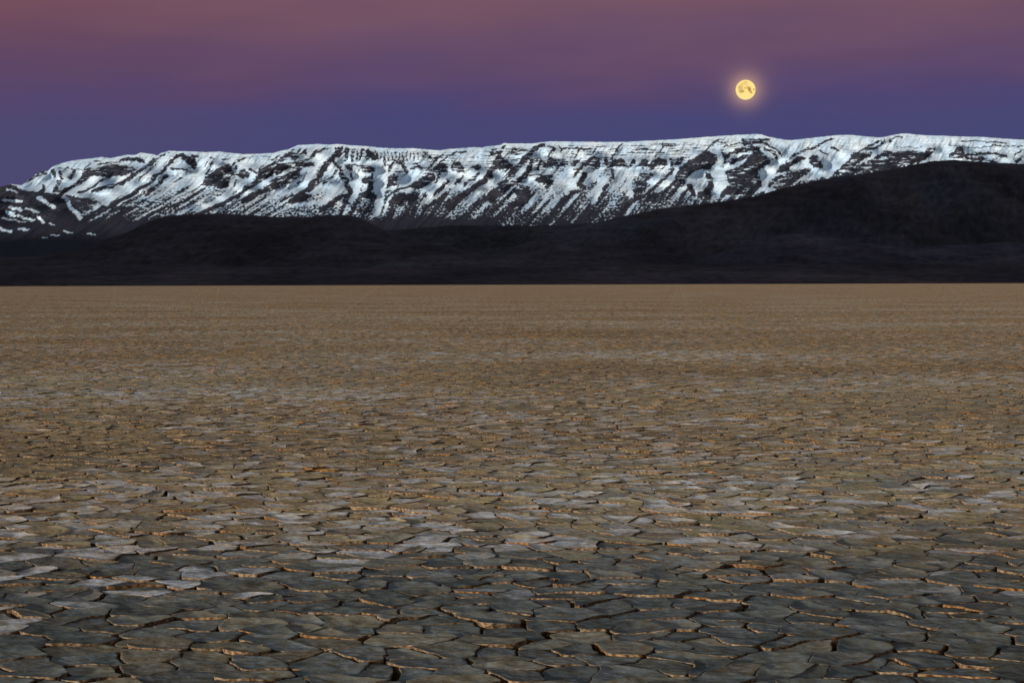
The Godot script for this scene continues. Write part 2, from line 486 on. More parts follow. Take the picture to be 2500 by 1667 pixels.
func noise(s: int, f: float, octaves := 4, kind := FastNoiseLite.TYPE_SIMPLEX_SMOOTH) -> FastNoiseLite:
	var n := FastNoiseLite.new()
	n.seed = s
	n.frequency = f
	n.noise_type = kind
	n.fractal_octaves = octaves
	if octaves == 1:
		n.fractal_type = FastNoiseLite.FRACTAL_NONE
	return n


# ==================================================================== the snowy escarpment
const FIELD_X0 := -3700.0
const FIELD_DX := 5.0
const FIELD_W := 1600
const FIELD_DY := 4.0
const FIELD_H := 260


func setback(e: float) -> float:
	var t := clampf(e / 1000.0, 0.0, 1.3)
	var q := maxf(0.0, 1.0 - t)
	return 1500.0 * (1.0 - q * q) + 500.0 * t


func lay_line(field: PackedFloat32Array, pts: Array, value: float, width: float, soft: float) -> void:
	for k in range(0, pts.size() - 2, 2):
		var a := Vector2(pts[k], pts[k + 1])
		var b := Vector2(pts[k + 2], pts[k + 3])
		var reach := width * 0.5 + soft
		var x0 := clampi(int((minf(a.x, b.x) - reach - FIELD_X0) / FIELD_DX), 0, FIELD_W - 1)
		var x1 := clampi(int((maxf(a.x, b.x) + reach - FIELD_X0) / FIELD_DX) + 1, 0, FIELD_W - 1)
		var y0 := clampi(int((minf(a.y, b.y) - reach) / FIELD_DY), 0, FIELD_H - 1)
		var y1 := clampi(int((maxf(a.y, b.y) + reach) / FIELD_DY) + 1, 0, FIELD_H - 1)
		for y in range(y0, y1 + 1):
			for x in range(x0, x1 + 1):
				var p := Vector2(FIELD_X0 + x * FIELD_DX, y * FIELD_DY)
				var d := p.distance_to(Geometry2D.get_closest_point_to_segment(p, a, b)) - width * 0.5
				if d < soft:
					var i := y * FIELD_W + x
					field[i] = lerpf(field[i], value, 1.0 - smoothstep(-soft, soft, d))


func lay_area(field: PackedFloat32Array, pts: Array, value: float, soft: float) -> void:
	var poly := PackedVector2Array()
	var lo := Vector2(1e9, 1e9)
	var hi := -lo
	for k in range(0, pts.size(), 2):
		var p := Vector2(pts[k], pts[k + 1])
		poly.append(p)
		lo = lo.min(p)
		hi = hi.max(p)
	var x0 := clampi(int((lo.x - soft - FIELD_X0) / FIELD_DX), 0, FIELD_W - 1)
	var x1 := clampi(int((hi.x + soft - FIELD_X0) / FIELD_DX) + 1, 0, FIELD_W - 1)
	var y0 := clampi(int((lo.y - soft) / FIELD_DY), 0, FIELD_H - 1)
	var y1 := clampi(int((hi.y + soft) / FIELD_DY) + 1, 0, FIELD_H - 1)
	for y in range(y0, y1 + 1):
		for x in range(x0, x1 + 1):
			var p := Vector2(FIELD_X0 + x * FIELD_DX, y * FIELD_DY)
			var d := 1e9
			for k in poly.size():
				d = minf(d, p.distance_squared_to(Geometry2D.get_closest_point_to_segment(p, poly[k], poly[(k + 1) % poly.size()])))
			d = sqrt(d)
			if Geometry2D.is_point_in_polygon(p, poly):
				d = -d
			if d < soft:
				var i := y * FIELD_W + x
				field[i] = lerpf(field[i], value, 1.0 - smoothstep(-soft, soft, d))


func read(field: PackedFloat32Array, x: float, e: float) -> float:
	var fx := clampf((x - FIELD_X0) / FIELD_DX, 0.0, FIELD_W - 1.001)
	var fy := clampf(e / FIELD_DY, 0.0, FIELD_H - 1.001)
	var i := int(fx)
	var j := int(fy)
	var at := j * FIELD_W + i
	fx -= i
	fy -= j
	return lerpf(lerpf(field[at], field[at + 1], fx), lerpf(field[at + FIELD_W], field[at + FIELD_W + 1], fx), fy)


func build_escarpment() -> void:
	# where rock breaks through the snow: +1 bare rock, -1 unbroken snow
	var field := PackedFloat32Array()
	field.resize(FIELD_W * FIELD_H)
	for y in FIELD_H:
		var e := y * FIELD_DY
		for x in FIELD_W:
			var px := FIELD_X0 + x * FIELD_DX
			var low := e + 14.0 * sin(px * 0.0047 + 1.0) - 35.0 * smoothstep(-350.0, 150.0, px)
			field[y * FIELD_W + x] = lerpf(0.9, lerpf(0.25, -0.55, smoothstep(400.0, 620.0, low)), smoothstep(330.0, 420.0, low))
	for a in OUTCROPS:
		lay_area(field, a[2], a[0], a[1])
	for a in SPURS:
		lay_line(field, a[3], a[0], a[1] * (1.15 if a[0] > 0.0 else 1.0), a[2])
	for a in WEDGES:
		lay_area(field, a[2], a[0], a[1])
	for a in SNOW_PATCHES:
		lay_line(field, a[1], -1.1, a[0], 5.0)
	# the same, smoothed: spurs stand proud of the chutes between them
	var im := Image.create_from_data(FIELD_W, FIELD_H, false, Image.FORMAT_RF, field.to_byte_array())
	im.resize(FIELD_W / 16, FIELD_H / 10, Image.INTERPOLATE_BILINEAR)
	im.resize(FIELD_W, FIELD_H, Image.INTERPOLATE_CUBIC)
	var broad := im.get_data().to_float32_array()

	var warp_a := noise(21, 0.012, 3)
	var warp_b := noise(22, 0.012, 3)
	var speck := noise(23, 0.055, 3)
	var speck_flat := noise(24, 0.035, 3)
	var relief := noise(25, 0.006, 5)
	relief.fractal_type = FastNoiseLite.FRACTAL_RIDGED
	var lump := noise(26, 0.02, 4)
	var ribs := noise(29, 0.016, 2)
	var tone := noise(27, 0.004, 4)
	var band := noise(28, 0.0035, 3)
	var cols := 2100
	var low := 14
	var high := 220
	var back := 5
	var rows := low + high + back
	var v := PackedVector3Array()
	var col := PackedColorArray()
	v.resize(cols * rows)
	col.resize(cols * rows)
	for c in cols:
		var x := -3650.0 + 7500.0 * c / (cols - 1)
		var top := along(CREST, x) + 2.5 * lump.get_noise_2d(x * 1.5, 7.0)
		for r in rows:
			var e := 0.0
			var behind := 0.0
			if r < low:
				e = -40.0 + (0.33 * top + 40.0) * r / low
			elif r < low + high:
				e = top * lerpf(0.33, 1.0, float(r - low) / (high - 1))
			else:                                   # the plateau behind the crest falls away gently to the west
				var k := r - low - high + 1
				behind = 30.0 * k * k
				e = top - 0.02 * behind - 1.5
			var under := top - e
			var wx := x + 9.0 * warp_a.get_noise_2d(x, e * 1.4) + 6.0 * speck.get_noise_2d(x * 0.5, e * 0.7)
			var we := e + 6.0 * warp_b.get_noise_2d(x * 1.2, e) + 6.0 * speck.get_noise_2d(x * 0.6 + 333.0, e * 0.5)
			var b := read(field, wx, we)
			var bb := read(broad, x, e)
			# relief: spurs out, chutes in, ridged ribs, and the lava beds as steps
			var fade := smoothstep(0.0, 90.0, under)
			var beds := sin(e * 0.30 + 5.0 * band.get_noise_2d(x, e * 0.5)) * (0.5 + lump.get_noise_2d(x * 0.5, e * 0.5 + 90.0))
			var out := 50.0 * bb * fade + 12.0 * relief.get_noise_2d(x - 0.7 * e, e * 0.2) * smoothstep(0.0, 40.0, under) + 5.0 * lump.get_noise_2d(x - 0.6 * e, e * 0.6) * smoothstep(0.0, 25.0, under) + 2.2 * beds
			v[r * cols + c] = Vector3(x, e, -(RANGE_FOOT + setback(e) + behind - out))
			# snow or rock
			var s1 := speck.get_noise_2d(x * 0.9, e * 1.25)
			var s2 := speck_flat.get_noise_2d(x * 0.45 + 900.0, e * 2.2)
			var strata := (0.45 + 0.55 * smoothstep(-700.0, -250.0, x)) * smoothstep(-2700.0, -1500.0, x) * (1.0 - 0.8 * smoothstep(1250.0, 1450.0, x)) * smoothstep(10.0, 30.0, under) * (1.0 - 0.8 * smoothstep(130.0, 210.0, under))
			var layer := speck_flat.get_noise_2d(x * 0.16 + 40.0, e * 2.3) + 0.5 * speck_flat.get_noise_2d(x * 0.30 + 700.0, e * 4.0)
			var lines := smoothstep(0.02, 0.40, layer)                 # edges of the lava flows that show through the snow
			var broken := clampf(0.75 + 1.2 * band.get_noise_2d(x * 1.2, e * 1.5), 0.0, 1.3)
			var cap := 1.0 - smoothstep(4.0, 26.0, under)       # the cornice of unbroken snow along the crest
			var solid := smoothstep(0.45, 0.95, absf(b))
			var mottle := lerpf(1.3, 0.5, solid) * lerpf(1.0, 0.55, smoothstep(-2250.0, -2500.0, x) * smoothstep(600.0, 560.0, e))
			# gullies and the ribs between them, running down the face; their slant changes along the range
			var slant := 1.2 - 0.95 * smoothstep(-1350.0, -1000.0, x) + 0.62 * smoothstep(-750.0, -350.0, x) + 0.25 * smoothstep(900.0, 1300.0, x)
			var u := x - slant * (e - 720.0)
			var rib := ribs.get_noise_2d(u, e * 0.10) + 0.45 * ribs.get_noise_2d(u * 2.7 + 600.0, e * 0.35)
			var face := smoothstep(70.0, 170.0, under) * lerpf(1.0, 0.35, solid) * smoothstep(-2650.0, -2300.0, x)
			var rock := b + mottle * (0.56 * s1 + 0.18 * s2) * lerpf(1.0, 1.5, smoothstep(520.0, 400.0, e)) + face * rib * clampf(0.85 + 1.3 * band.get_noise_2d(x * 1.1 + 2000.0, e * 2.0), 0.3, 1.4) + strata * broken * 1.15 * lines - 1.1 * cap * smoothstep(-2900.0, -2500.0, x)
			var shelf := smoothstep(0.06, 0.40, speck_flat.get_noise_2d(x * 0.22 + 2500.0, e * 1.5 + 300.0)) * smoothstep(0.4, 0.8, b) * smoothstep(500.0, 600.0, e)
			rock -= 0.95 * shelf                                   # snow on the shelves of the cliffs
			var share := smoothstep(-0.20, 0.20, rock)
			if r < low + 6:
				share = 1.0
			var t := 0.5 + 0.5 * tone.get_noise_2d(x, e)
			var stone := Color(0.025, 0.029, 0.041).lerp(Color(0.037, 0.033, 0.039), t)
			var white := Color(0.76, 0.84, 0.87).lerp(Color(0.54, 0.69, 0.82), clampf(0.5 + 0.9 * tone.get_noise_2d(x * 1.7 + 300.0, e * 1.7), 0.0, 1.0))
			# ledges in the rock hold thin lines of snow, and scree shows grey through thin snow
			var ledge := 0.05 * smoothstep(0.10, 0.42, speck_flat.get_noise_2d(x * 0.6 + 0.25 * e, e * 2.6 + 800.0)) * smoothstep(330.0, 480.0, e)
			var scree := 0.30 * smoothstep(0.05, 0.5, lump.get_noise_2d((x - 0.9 * e) * 1.6, e * 0.5 + 200.0))
			col[r * cols + c] = white.lerp(stone, scree).lerp(stone.lerp(white, ledge), share)
	var idx := grid_indices(cols, rows)
	setting("mountain_range", mesh_of(v, normals_of(v, idx), col, idx), painted(0.85), "long snow-streaked mountain escarpment with dark rock ribs under the purple sky", "mountain")


# ==================================================================== the dark hills
func hill(called: String, crest: Array, far: float, near: float, gully: float, grain: float, dark: Color, pale: Color, s: int, label: String) -> void:
	var cols := 300
	var rows := 64
	var back := 6
	var rough := noise(s, 0.0045, 5)
	var ribs := noise(s + 1, 0.0032, 4)
	ribs.fractal_type = FastNoiseLite.FRACTAL_RIDGED
	var tone := noise(s + 2, 0.0022, 4)
	var scrub := noise(s + 3, 0.03, 3)
	var x0: float = crest[0]
	var x1: float = crest[-2]
	var v := PackedVector3Array()
	var col := PackedColorArray()
	v.resize(cols * (rows + back))
	col.resize(v.size())
	for c in cols:
		var x := lerpf(x0, x1, float(c) / (cols - 1))
		var top := along(crest, x)
		for r in rows + back:
			var t := float(r) / (rows - 1)
			var y := 0.0
			if r < rows:
				y = top * (0.35 * t + 0.65 * t * t * (3.0 - 2.0 * t))
				y = y - 3.0 * (1.0 - t)
			else:
				y = top - (t - 1.0) * 500.0 * (t - 1.0) * 6.0
			var z := lerpf(near, far, t) if r < rows else far + (t - 1.0) * (far - near)
			var free := smoothstep(0.0, 0.25, t) * (1.0 - smoothstep(0.75, 1.0, t))
			y += free * top * gully * (ribs.get_noise_2d(x * 1.3, z * 0.55) - 0.25) + 1.2 * rough.get_noise_2d(x * 6.0, z * 6.0) * smoothstep(0.0, 0.2, t)
			v[r * cols + c] = Vector3(x, y, -z)
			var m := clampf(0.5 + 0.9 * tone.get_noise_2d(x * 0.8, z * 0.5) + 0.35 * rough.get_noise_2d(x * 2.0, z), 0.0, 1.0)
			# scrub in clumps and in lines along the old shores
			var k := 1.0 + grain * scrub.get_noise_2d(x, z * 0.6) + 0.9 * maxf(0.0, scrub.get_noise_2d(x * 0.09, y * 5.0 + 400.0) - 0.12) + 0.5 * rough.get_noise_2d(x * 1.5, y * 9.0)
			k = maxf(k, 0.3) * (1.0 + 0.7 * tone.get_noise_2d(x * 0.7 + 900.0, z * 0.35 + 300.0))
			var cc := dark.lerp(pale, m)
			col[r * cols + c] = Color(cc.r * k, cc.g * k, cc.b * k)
	var idx := grid_indices(cols, rows + back)
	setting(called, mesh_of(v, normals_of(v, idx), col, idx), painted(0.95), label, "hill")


func build_hills() -> void:
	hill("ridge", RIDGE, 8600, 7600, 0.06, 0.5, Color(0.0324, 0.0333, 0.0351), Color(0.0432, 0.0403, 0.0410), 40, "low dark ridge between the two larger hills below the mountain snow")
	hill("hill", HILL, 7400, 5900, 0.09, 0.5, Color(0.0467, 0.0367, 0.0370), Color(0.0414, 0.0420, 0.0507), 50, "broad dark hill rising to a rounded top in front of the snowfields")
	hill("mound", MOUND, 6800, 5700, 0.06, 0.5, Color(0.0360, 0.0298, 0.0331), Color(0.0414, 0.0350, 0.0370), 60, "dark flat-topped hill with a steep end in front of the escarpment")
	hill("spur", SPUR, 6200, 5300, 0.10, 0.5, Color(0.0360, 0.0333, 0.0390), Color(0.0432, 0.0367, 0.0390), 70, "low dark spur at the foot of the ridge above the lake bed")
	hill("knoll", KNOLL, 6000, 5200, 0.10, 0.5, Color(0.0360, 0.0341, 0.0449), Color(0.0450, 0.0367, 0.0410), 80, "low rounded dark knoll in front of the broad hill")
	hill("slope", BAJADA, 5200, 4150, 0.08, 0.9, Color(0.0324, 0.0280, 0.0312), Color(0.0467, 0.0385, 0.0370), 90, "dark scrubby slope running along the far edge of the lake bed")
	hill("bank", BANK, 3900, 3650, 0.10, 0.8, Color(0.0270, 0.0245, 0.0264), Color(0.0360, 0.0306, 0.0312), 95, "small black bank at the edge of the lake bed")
	build_shading_ridge()


# an added ridge, outside the view, shaped to keep the low sun off the hills
func build_shading_ridge() -> void:
	var rough := noise(98, 0.003, 5)
	var cols := 160
	var rows := 40
	var v := PackedVector3Array()
	var col := PackedColorArray()
	for r in rows:
		var t := float(r) / (rows - 1) * 2.0 - 1.0
		for c in cols:
			var z := 200.0 - 12000.0 * c / (cols - 1)
			var away := maxf(0.0, -6000.0 - z)                 # it swings away and loses height to the north
			var high := minf(1430.0, 1341.0 - 0.2 * (-6462.0 - z)) * smoothstep(0.0, -700.0, z) * smoothstep(-11800.0, -11200.0, z)
			var x := -3450.0 - 0.31 * away - 1300.0 * t * maxf(high, 300.0) / 1430.0
			var y := high * pow(1.0 - absf(t), 0.85) + 60.0 * rough.get_noise_2d(x, z) * (1.0 - absf(t)) * smoothstep(0.0, 300.0, high) - 4.0
			v.append(Vector3(x, y, z))
			col.append(Color(0.045, 0.040, 0.038))
	var idx := grid_indices(cols, rows)
	setting("added_shade_ridge", mesh_of(v, normals_of(v, idx), col, idx), painted(0.95), "added unseen ridge beside the lake bed that shades the dark hills", "hill")


# ==================================================================== the cracked lake bed
const CELL := 0.138
const TILE_CELLS := 60
const TILE := CELL * TILE_CELLS
const BORDER := 3
const LAY := 0.384           # the squares of crust lie askew to the view

var edge_fine: FastNoiseLite
var patchy: FastNoiseLite
var lumps: FastNoiseLite
var salty: FastNoiseLite
var crust_material: StandardMaterial3D
var clay_material: StandardMaterial3D


func hash01(a: int, b: int, k: int) -> float:
	var h := (a * 73856093) ^ (b * 19349663) ^ (k * 83492791)
	h = (h ^ (h >> 13)) * 1274126177
	h = h & 0x7fffffff
	h = (h ^ (h >> 16)) * 668265263
	return float(h & 0xffffff) / 16777215.0


func tile_cell(i: int, own: bool) -> int:
	var w := posmod(i, TILE_CELLS)
	return i + 4096 if own and w >= BORDER and w < TILE_CELLS - BORDER else w


func seed_at(i: int, j: int, own: bool) -> Vector2:
	# one seed point in each cell; the cells along a tile's border are the same in every tile
	var a := tile_cell(i, own)
	var b := tile_cell(j, own)
	if a < 4096 or b < 4096:
		a = posmod(i, TILE_CELLS)
		b = posmod(j, TILE_CELLS)
		if mini(a, b) >= BORDER and maxi(a, b) < TILE_CELLS - BORDER and hash01(a, b, 4) < 0.16:
			return Vector2(i * 1000.0 + 500.0, j * 1000.0 + 500.0)
	elif hash01(a, b, 4) < 0.56 * smoothstep(-13.0, -6.5, Vector2(i * CELL, j * CELL).rotated(-LAY).y):                         # some plates have split off no neighbour: larger ones
		return Vector2(i * 1000.0, j * 1000.0)
	var jx := hash01(a, b, 1)
	var jy := hash01(a, b, 2)
	return Vector2((i + 0.5 + 0.88 * (jx - 0.5)) * CELL, (j + 0.5 + 0.88 * (jy - 0.5)) * CELL)


func plate_outline(i: int, j: int, own: bool, pieces: int) -> PackedVector2Array:
	var p := seed_at(i, j, own)
	if absf(p.x) > 400.0:
		return PackedVector2Array()
	var poly := PackedVector2Array([p + Vector2(-0.6, -0.6), p + Vector2(0.6, -0.6), p + Vector2(0.6, 0.6), p + Vector2(-0.6, 0.6)])
	var reach := 4 if own else 3
	for dj in range(-reach, reach + 1):
		for di in range(-reach, reach + 1):
			if di == 0 and dj == 0:
				continue
			var q := seed_at(i + di, j + dj, own)
			if absf(q.x - p.x) > 2.0:
				continue
			var n := (q - p).normalized()
			var mid := (p + q) * 0.5
			var r := hash01(posmod(int(mid.x * 977.0), 65536), posmod(int(mid.y * 977.0), 65536), 5)
			var gap := 0.0018 + 0.0045 * r * r + (0.003 if r > 0.88 else 0.0)
			var limit := n.dot(mid) - gap
			var out := PackedVector2Array()
			var cut := false
			for k in poly.size():
				var a := poly[k]
				var b := poly[(k + 1) % poly.size()]
				var da := n.dot(a) - limit
				var db := n.dot(b) - limit
				if da <= 0.0:
					out.append(a)
				else:
					cut = true
				if (da < 0.0 and db > 0.0) or (da > 0.0 and db < 0.0):
					out.append(a.lerp(b, da / (da - db)))
			if cut:
				poly = out
	# blunt corners, divided edges, and a wandering course that both sides of a crack share
	var pts := PackedVector2Array()
	for k in poly.size():
		var a := poly[k]
		var b := poly[(k + 1) % poly.size()]
		var l := a.distance_to(b)
		if l < 0.012:
			continue
		var blunt := minf(0.017, l * 0.28) / l
		var m := maxi(1, int(round(l / 0.30 * pieces)))
		for s in m + 1:
			pts.append(a.lerp(b, lerpf(blunt, 1.0 - blunt, float(s) / m)))
		if pieces > 4:                                   # round the corner
			var d := poly[(k + 2) % poly.size()]
			var next := b.lerp(d, minf(0.017, b.distance_to(d) * 0.28) / maxf(b.distance_to(d), 0.001))
			pts.append(pts[-1].lerp(next, 0.5).lerp(b, 0.35))
	for k in pts.size():
		var w := pts[k]
		pts[k] = w + 0.036 * wander(w, 80, 3) + 0.009 * wander(w, 300, 9)
	return pts


# a smooth displacement, about -0.5 to 0.5 each way, that repeats with the tile
func wander(w: Vector2, period: int, k: int) -> Vector2:
	var x := w.x / TILE * period
	var y := w.y / TILE * period
	var i := floori(x)
	var j := floori(y)
	var fx := smoothstep(0.0, 1.0, x - i)
	var fy := smoothstep(0.0, 1.0, y - j)
	var i0 := posmod(i, period)
	var j0 := posmod(j, period)
	var i1 := (i0 + 1) % period
	var j1 := (j0 + 1) % period
	var a := lerpf(lerpf(hash01(i0, j0, k), hash01(i1, j0, k), fx), lerpf(hash01(i0, j1, k), hash01(i1, j1, k), fx), fy)
	var b := lerpf(lerpf(hash01(i0, j0, k + 40), hash01(i1, j0, k + 40), fx), lerpf(hash01(i0, j1, k + 40), hash01(i1, j1, k + 40), fx), fy)
	return Vector2(a - 0.5, b - 0.5)


# appends one plate of dried mud, round the point "at", to the arrays of a mesh: crust on top, broken clay at the side
class Slab:
	var v := PackedVector3Array()
	var c := PackedColorArray()
	var n := PackedVector3Array()
	var i := PackedInt32Array()

	func smooth(from: int, tri: int) -> void:
		n.resize(v.size())
		for k in range(tri, i.size(), 3):
			var f := (v[i[k + 2]] - v[i[k]]).cross(v[i[k + 1]] - v[i[k]])
			for m in 3:
				n[i[k + m]] += f
		for k in range(from, v.size()):
			n[k] = n[k].normalized() if n[k].length_squared() > 1e-24 else Vector3.UP


func add_plate(top: Slab, side: Slab, i: int, j: int, own: bool, pieces: int, rings: Array, at: Vector2) -> void:
	var pts := plate_outline(i, j, own, pieces)
	var n := pts.size()
	if n < 4:
		return
	var mid := Vector2.ZERO
	for p in pts:
		mid += p
	mid /= n
	var a := posmod(i, 100000)
	var b := posmod(j, 100000)
	if not own:
		a = posmod(i, TILE_CELLS)
		b = posmod(j, TILE_CELLS)
	var lift := 0.005 * (hash01(a, b, 11) - 0.5)
	var curl := 0.002 + (0.010 if own else 0.007) * pow(hash01(a, b, 12), 1.8)
	var lean := Vector2(hash01(a, b, 13) - 0.5, hash01(a, b, 14) - 0.5) * (0.05 if own else 0.038)
	var lip := hash01(a, b, 15) * TAU
	# what the crust is made of: grey silt, tan clay, pale salt
	var big := patchy.get_noise_2d(mid.x, mid.y)
	var dim_pan := smoothstep(4.6, 2.0, Vector2(mid.rotated(-LAY).x * 0.55, mid.rotated(-LAY).y + 5.0).length() + 1.6 * big) if own else 0.0   # grey silt, with the darkening of the foreground put into its colour
	var grey := clampf(0.15 + 0.8 * big + 0.8 * (hash01(a, b, 16) - 0.5) + 1.05 * dim_pan, 0.0, 1.0)
	var crust := Color(0.620, 0.490, 0.285).lerp(Color(0.310, 0.300, 0.260).lerp(Color(0.188, 0.210, 0.202), dim_pan), grey)
	var salt := smoothstep(0.62, 0.90, hash01(a, b, 17) + 0.5 * salty.get_noise_2d(mid.x, mid.y) - 0.12 * dim_pan) * 0.9
	var shade := 0.78 + 0.44 * hash01(a, b, 18) - 0.18 * dim_pan  # random tone per plate, plus the painted darkening of the foreground
	var hue := hash01(a, b, 20)
	if hue < 0.22:
		crust = crust.lerp(Color(0.50, 0.43, 0.24), 0.7 - 0.62 * dim_pan)
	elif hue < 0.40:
		crust = crust.lerp(Color(0.46, 0.33, 0.22), 0.7 - 0.62 * dim_pan)
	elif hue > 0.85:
		crust = crust.lerp(Color(0.37, 0.38, 0.38), 0.6 - 0.3 * dim_pan)
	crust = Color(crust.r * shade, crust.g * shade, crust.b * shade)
	var clay := Color(0.56, 0.32, 0.12).lerp(Color(0.38, 0.27, 0.16), hash01(a, b, 19))
	if hash01(a, b, 21) < 0.74:
		clay = clay.lerp(Color(0.44, 0.36, 0.25), 0.8)
	var first := top.v.size()
	var t0 := top.i.size()
	var hub := mid - at
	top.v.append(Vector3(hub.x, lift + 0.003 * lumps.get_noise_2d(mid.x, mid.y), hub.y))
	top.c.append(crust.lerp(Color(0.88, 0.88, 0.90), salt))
	for q in rings.size():
		var f: float = rings[q]
		for k in n:
			var p := mid.lerp(pts[k], f)
			var dir := (pts[k] - mid).angle()
			var curled := curl * pow(f, 3.2) * (0.65 + 0.35 * cos(dir - lip))
			if q == rings.size() - 1:
				curled -= 0.0016
			top.v.append(Vector3(p.x - at.x, lift + curled + lean.dot(p - mid) + 0.0045 * lumps.get_noise_2d(p.x, p.y), p.y - at.y))
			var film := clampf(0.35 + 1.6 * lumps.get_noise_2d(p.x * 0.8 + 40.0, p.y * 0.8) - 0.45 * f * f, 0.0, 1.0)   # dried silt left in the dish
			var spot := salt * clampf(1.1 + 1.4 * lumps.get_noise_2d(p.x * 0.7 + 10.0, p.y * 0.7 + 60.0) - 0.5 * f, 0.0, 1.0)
			top.c.append(crust.lerp(Color(0.46, 0.46, 0.43), (0.45 - 0.2 * dim_pan) * film).lerp(Color(0.88, 0.88, 0.90), spot))
	for k in n:
		var k2 := (k + 1) % n
		top.i.append_array([first, first + 1 + k, first + 1 + k2])
		for q in rings.size() - 1:
			var r0 := first + 1 + q * n
			var r1 := r0 + n
			top.i.append_array([r0 + k, r1 + k, r1 + k2, r0 + k, r1 + k2, r0 + k2])
	top.smooth(first, t0)
	# the broken side of the plate, cut under
	var rim := first + 1 + (rings.size() - 1) * n
	var wall := side.v.size()
	t0 = side.i.size()
	for k in n:
		side.v.append(top.v[rim + k])
		var g := 0.9 + 0.5 * edge_fine.get_noise_2d(pts[k].x * 0.6, pts[k].y * 0.6 + 33.0)
		side.c.append(Color(clay.r * g, clay.g * g, clay.b * g))
	for k in n:
		var jag := 0.003 * edge_fine.get_noise_2d(pts[k].x * 3.0, pts[k].y * 3.0)
		var inward := (mid - pts[k]).normalized() * (0.002 + jag)
		var e := top.v[rim + k]
		side.v.append(Vector3(e.x + inward.x, e.y - 0.009 + jag, e.z + inward.y))
		side.c.append(side.c[wall + k])
	for k in n:
		var inward := (mid - pts[k]).normalized() * 0.016
		side.v.append(Vector3(pts[k].x - at.x + inward.x, -0.052, pts[k].y - at.y + inward.y))
		side.c.append(side.c[wall + k])
	for q in 2:
		for k in n:
			var k2 := (k + 1) % n
			var r0 := wall + q * n
			side.i.append_array([r0 + k, r0 + n + k, r0 + n + k2, r0 + k, r0 + n + k2, r0 + k2])
	side.smooth(wall, t0)


func slab_mesh(top: Slab, side: Slab) -> ArrayMesh:
	var m := mesh_of(top.v, top.n, top.c, top.i)
	m.surface_set_material(0, crust_material)
	var a := []
	a.resize(Mesh.ARRAY_MAX)
	a[Mesh.ARRAY_VERTEX] = side.v
	a[Mesh.ARRAY_NORMAL] = side.n
	a[Mesh.ARRAY_COLOR] = side.c
	a[Mesh.ARRAY_INDEX] = side.i
	m.add_surface_from_arrays(Mesh.PRIMITIVE_TRIANGLES, a)
	m.surface_set_material(1, clay_material)
	return m


func grain_texture(s: int, f: float, low: Color, high: Color, px := 512, middle := Color(0, 0, 0, 0)) -> NoiseTexture2D:
	var t := NoiseTexture2D.new()
	t.width = px
	t.height = px
	t.seamless = true
	t.noise = noise(s, f, 5)
	var ramp := Gradient.new()
	ramp.set_color(0, low)
	ramp.set_color(1, high)
	ramp.set_offset(0, 0.22)
	ramp.set_offset(1, 0.78)
	if middle.a > 0.0:
		ramp.add_point(0.5, middle)
	t.color_ramp = ramp
	return t


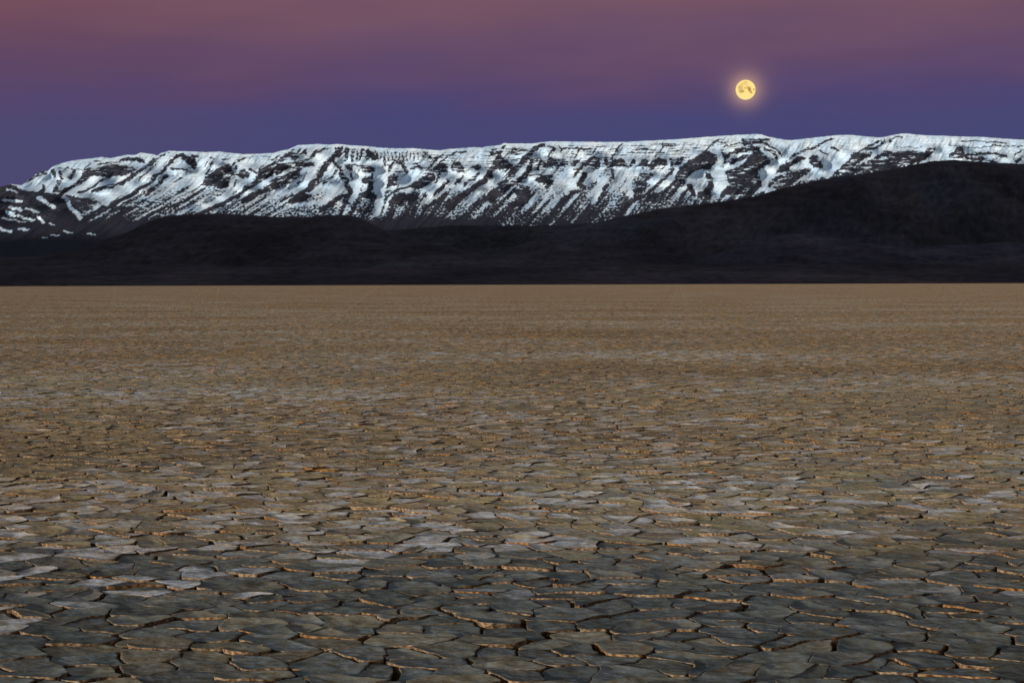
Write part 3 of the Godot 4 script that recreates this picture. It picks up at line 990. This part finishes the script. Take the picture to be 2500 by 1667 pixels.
func build_lake_bed() -> void:
	edge_fine = noise(32, 30.0, 2)
	patchy = noise(33, 0.22, 3)
	lumps = noise(34, 7.0, 2)
	salty = noise(35, 0.12, 2)
	var mud := painted(0.9)
	mud.albedo_texture = grain_texture(36, 0.016, Color(0.84, 0.77, 0.66), Color(0.98, 1.0, 1.0), 1024, Color(0.91, 0.89, 0.85))
	mud.uv1_triplanar = true
	mud.uv1_world_triplanar = true
	mud.uv1_scale = Vector3(1.1, 1.1, 1.1)
	mud.heightmap_enabled = true
	mud.heightmap_texture = grain_texture(37, 0.03, Color(0, 0, 0), Color(1, 1, 1))
	mud.heightmap_scale = 0.2
	mud.detail_enabled = true                          # broad patches of greyer and browner silt
	mud.detail_blend_mode = BaseMaterial3D.BLEND_MODE_MUL
	mud.detail_uv_layer = BaseMaterial3D.DETAIL_UV_2
	mud.detail_albedo = grain_texture(39, 0.012, Color(0.86, 0.80, 0.74), Color(1.0, 1.0, 1.0), 512, Color(0.94, 0.90, 0.86))
	mud.uv2_triplanar = true
	mud.uv2_world_triplanar = true
	mud.uv2_scale = Vector3(0.013, 0.013, 0.013)
	crust_material = mud
	clay_material = painted(0.95)
	clay_material.albedo_texture = grain_texture(38, 0.03, Color(0.34, 0.24, 0.16), Color(1.0, 1.0, 1.0), 512, Color(0.80, 0.70, 0.62))
	clay_material.uv1_triplanar = true
	clay_material.uv1_world_triplanar = true
	clay_material.uv1_scale = Vector3(3.1, 5.0, 3.1)
	# the bed that shows at the bottom of the cracks and reaches the hills
	var bed := StandardMaterial3D.new()
	bed.albedo_color = Color(0.34, 0.24, 0.15).linear_to_srgb()
	bed.roughness = 0.95
	bed.metallic_specular = 0.2
	var sheet := PlaneMesh.new()
	sheet.size = Vector2(36000, 36000)
	var ground := setting("ground", sheet, bed, "wide flat bed of cracked dry mud reaching to the foot of the hills", "lake bed")
	ground.position = Vector3(0, -0.045, 0)
	# plates near the camera, each a mesh of its own; those that show largest first
	var seen := []
	var rest := []
	var spots := PackedVector3Array()
	for tz in range(-2, 530):
		for tx in range(-tz - 8, tz + 8):
			var mid := Vector2((tx + 0.5) * TILE, -(tz + 0.5) * TILE).rotated(-LAY)
			if mid.y > 6.0 or mid.y < -4100.0 or absf(mid.x) > -minf(mid.y, 0.0) * 0.2442 + 9.0:
				continue
			if mid.length() > 16.5:
				spots.append(Vector3(tx * TILE, 0.045, -(tz + 1) * TILE))
				continue
			for j in range(-(tz + 1) * TILE_CELLS, -tz * TILE_CELLS):
				for i in range(tx * TILE_CELLS, (tx + 1) * TILE_CELLS):
					var q := seed_at(i, j, true)
					if absf(q.x) > 100.0:
						continue
					var p := q.rotated(-LAY)
					if p.y < -5.05 and absf(p.x) < -p.y * 0.2442 + 0.12:
						seen.append([i, j, q, p])
					elif p.y < -3.5 and absf(p.x) < -p.y * 0.2442 + 3.0:
						rest.append([i, j, q, p])
	seen.sort_custom(func(p, q): return p[3].y > q[3].y)
	var fine := [0.35, 0.66, 0.87, 0.965, 1.0]
	var fine2 := [0.5, 0.85, 0.96, 1.0]
	var plain := [0.6, 0.9, 1.0]
	for k in mini(300, seen.size()):
		var a: Array = seen[k]
		var top := Slab.new()
		var side := Slab.new()
		add_plate(top, side, a[0], a[1], true, 13, fine, a[2])
		if top.v.is_empty():
			continue
		var o := MeshInstance3D.new()
		o.name = "mud_plate" if k == 0 else "mud_plate_%03d" % k
		o.mesh = slab_mesh(top, side)
		o.position = Vector3(a[3].x, 0.045, a[3].y)
		o.rotation.y = LAY
		ground.add_child(o, true)
	# the rest of the near plates
	var top := Slab.new()
	var side := Slab.new()
	for k in range(300, seen.size()):
		add_plate(top, side, seen[k][0], seen[k][1], true, 6, fine2, Vector2.ZERO)
	for a in rest:
		add_plate(top, side, a[0], a[1], true, 4, plain, Vector2.ZERO)
	var others := MeshInstance3D.new()
	others.name = "mud_crust"
	others.mesh = slab_mesh(top, side)
	others.position = Vector3(0, 0.045, 0)
	others.rotation.y = LAY
	others.set_meta("kind", "stuff")
	ground.add_child(others, true)
	# one square of crust, laid out again and again to the far shore; its borders fit one another
	top = Slab.new()
	side = Slab.new()
	for j in TILE_CELLS:
		for i in TILE_CELLS:
			add_plate(top, side, i, j, false, 4, plain, Vector2.ZERO)
	var mm := MultiMesh.new()
	mm.transform_format = MultiMesh.TRANSFORM_3D
	mm.mesh = slab_mesh(top, side)
	mm.instance_count = spots.size()
	for k in spots.size():
		mm.set_instance_transform(k, Transform3D(Basis(), spots[k]))
	var field := MultiMeshInstance3D.new()
	field.name = "cracked_mud"
	field.multimesh = mm
	field.rotation.y = LAY
	field.set_meta("kind", "stuff")
	ground.add_child(field, true)


# ==================================================================== the moon
func build_moon() -> void:
	var sphere := SphereMesh.new()
	sphere.radius = MOON_RADIUS
	sphere.height = MOON_RADIUS * 2.0
	sphere.radial_segments = 96
	sphere.rings = 64
	var a := sphere.get_mesh_arrays()
	var v: PackedVector3Array = a[Mesh.ARRAY_VERTEX]
	var c := PackedColorArray()
	c.resize(v.size())
	var n := noise(71, 0.022, 4)
	# the grey seas: place on the disc (right, up), size, depth of tone
	var seas := [[0.25, 0.05, 0.17, 1.0], [0.32, -0.13, 0.15, 0.9], [0.50, -0.32, 0.12, 0.9], [0.78, -0.02, 0.10, 0.9], [0.12, 0.14, 0.16, 0.55], [-0.10, 0.10, 0.14, 0.5], [-0.60, 0.20, 0.22, 0.55], [-0.62, 0.0, 0.2, 0.5],
		[-0.40, -0.22, 0.17, 0.75], [-0.62, -0.22, 0.12, 0.8], [-0.1, 0.62, 0.22, 0.35], [-0.45, 0.45, 0.2, 0.3]]
	for k in v.size():
		var p := v[k] / MOON_RADIUS
		var m := 0.0
		for s in seas:
			m = maxf(m, s[3] * (1.0 - smoothstep(0.5, 1.5, Vector2(p.x - s[0], p.y - s[1]).length() / s[2] + 0.5 * n.get_noise_3dv(v[k]))))
		if p.z < 0.0:
			m = 0.0
		var g := 1.0 + 0.10 * n.get_noise_3dv(v[k] * 1.7)
		c[k] = Color(1.05 * g, 0.78 * g, 0.28 * g).lerp(Color(0.40, 0.21, 0.05), 0.95 * m)
	a[Mesh.ARRAY_COLOR] = c
	var mesh := ArrayMesh.new()
	mesh.add_surface_from_arrays(Mesh.PRIMITIVE_TRIANGLES, a)
	var glow := StandardMaterial3D.new()
	glow.shading_mode = BaseMaterial3D.SHADING_MODE_UNSHADED
	glow.vertex_color_use_as_albedo = true
	var o := MeshInstance3D.new()
	o.name = "moon"
	o.mesh = mesh
	o.material_override = glow
	o.position = MOON_AT
	o.set_meta("label", "full yellow moon with darker seas glowing above the mountain crest")
	o.set_meta("category", "moon")
	add_child(o)
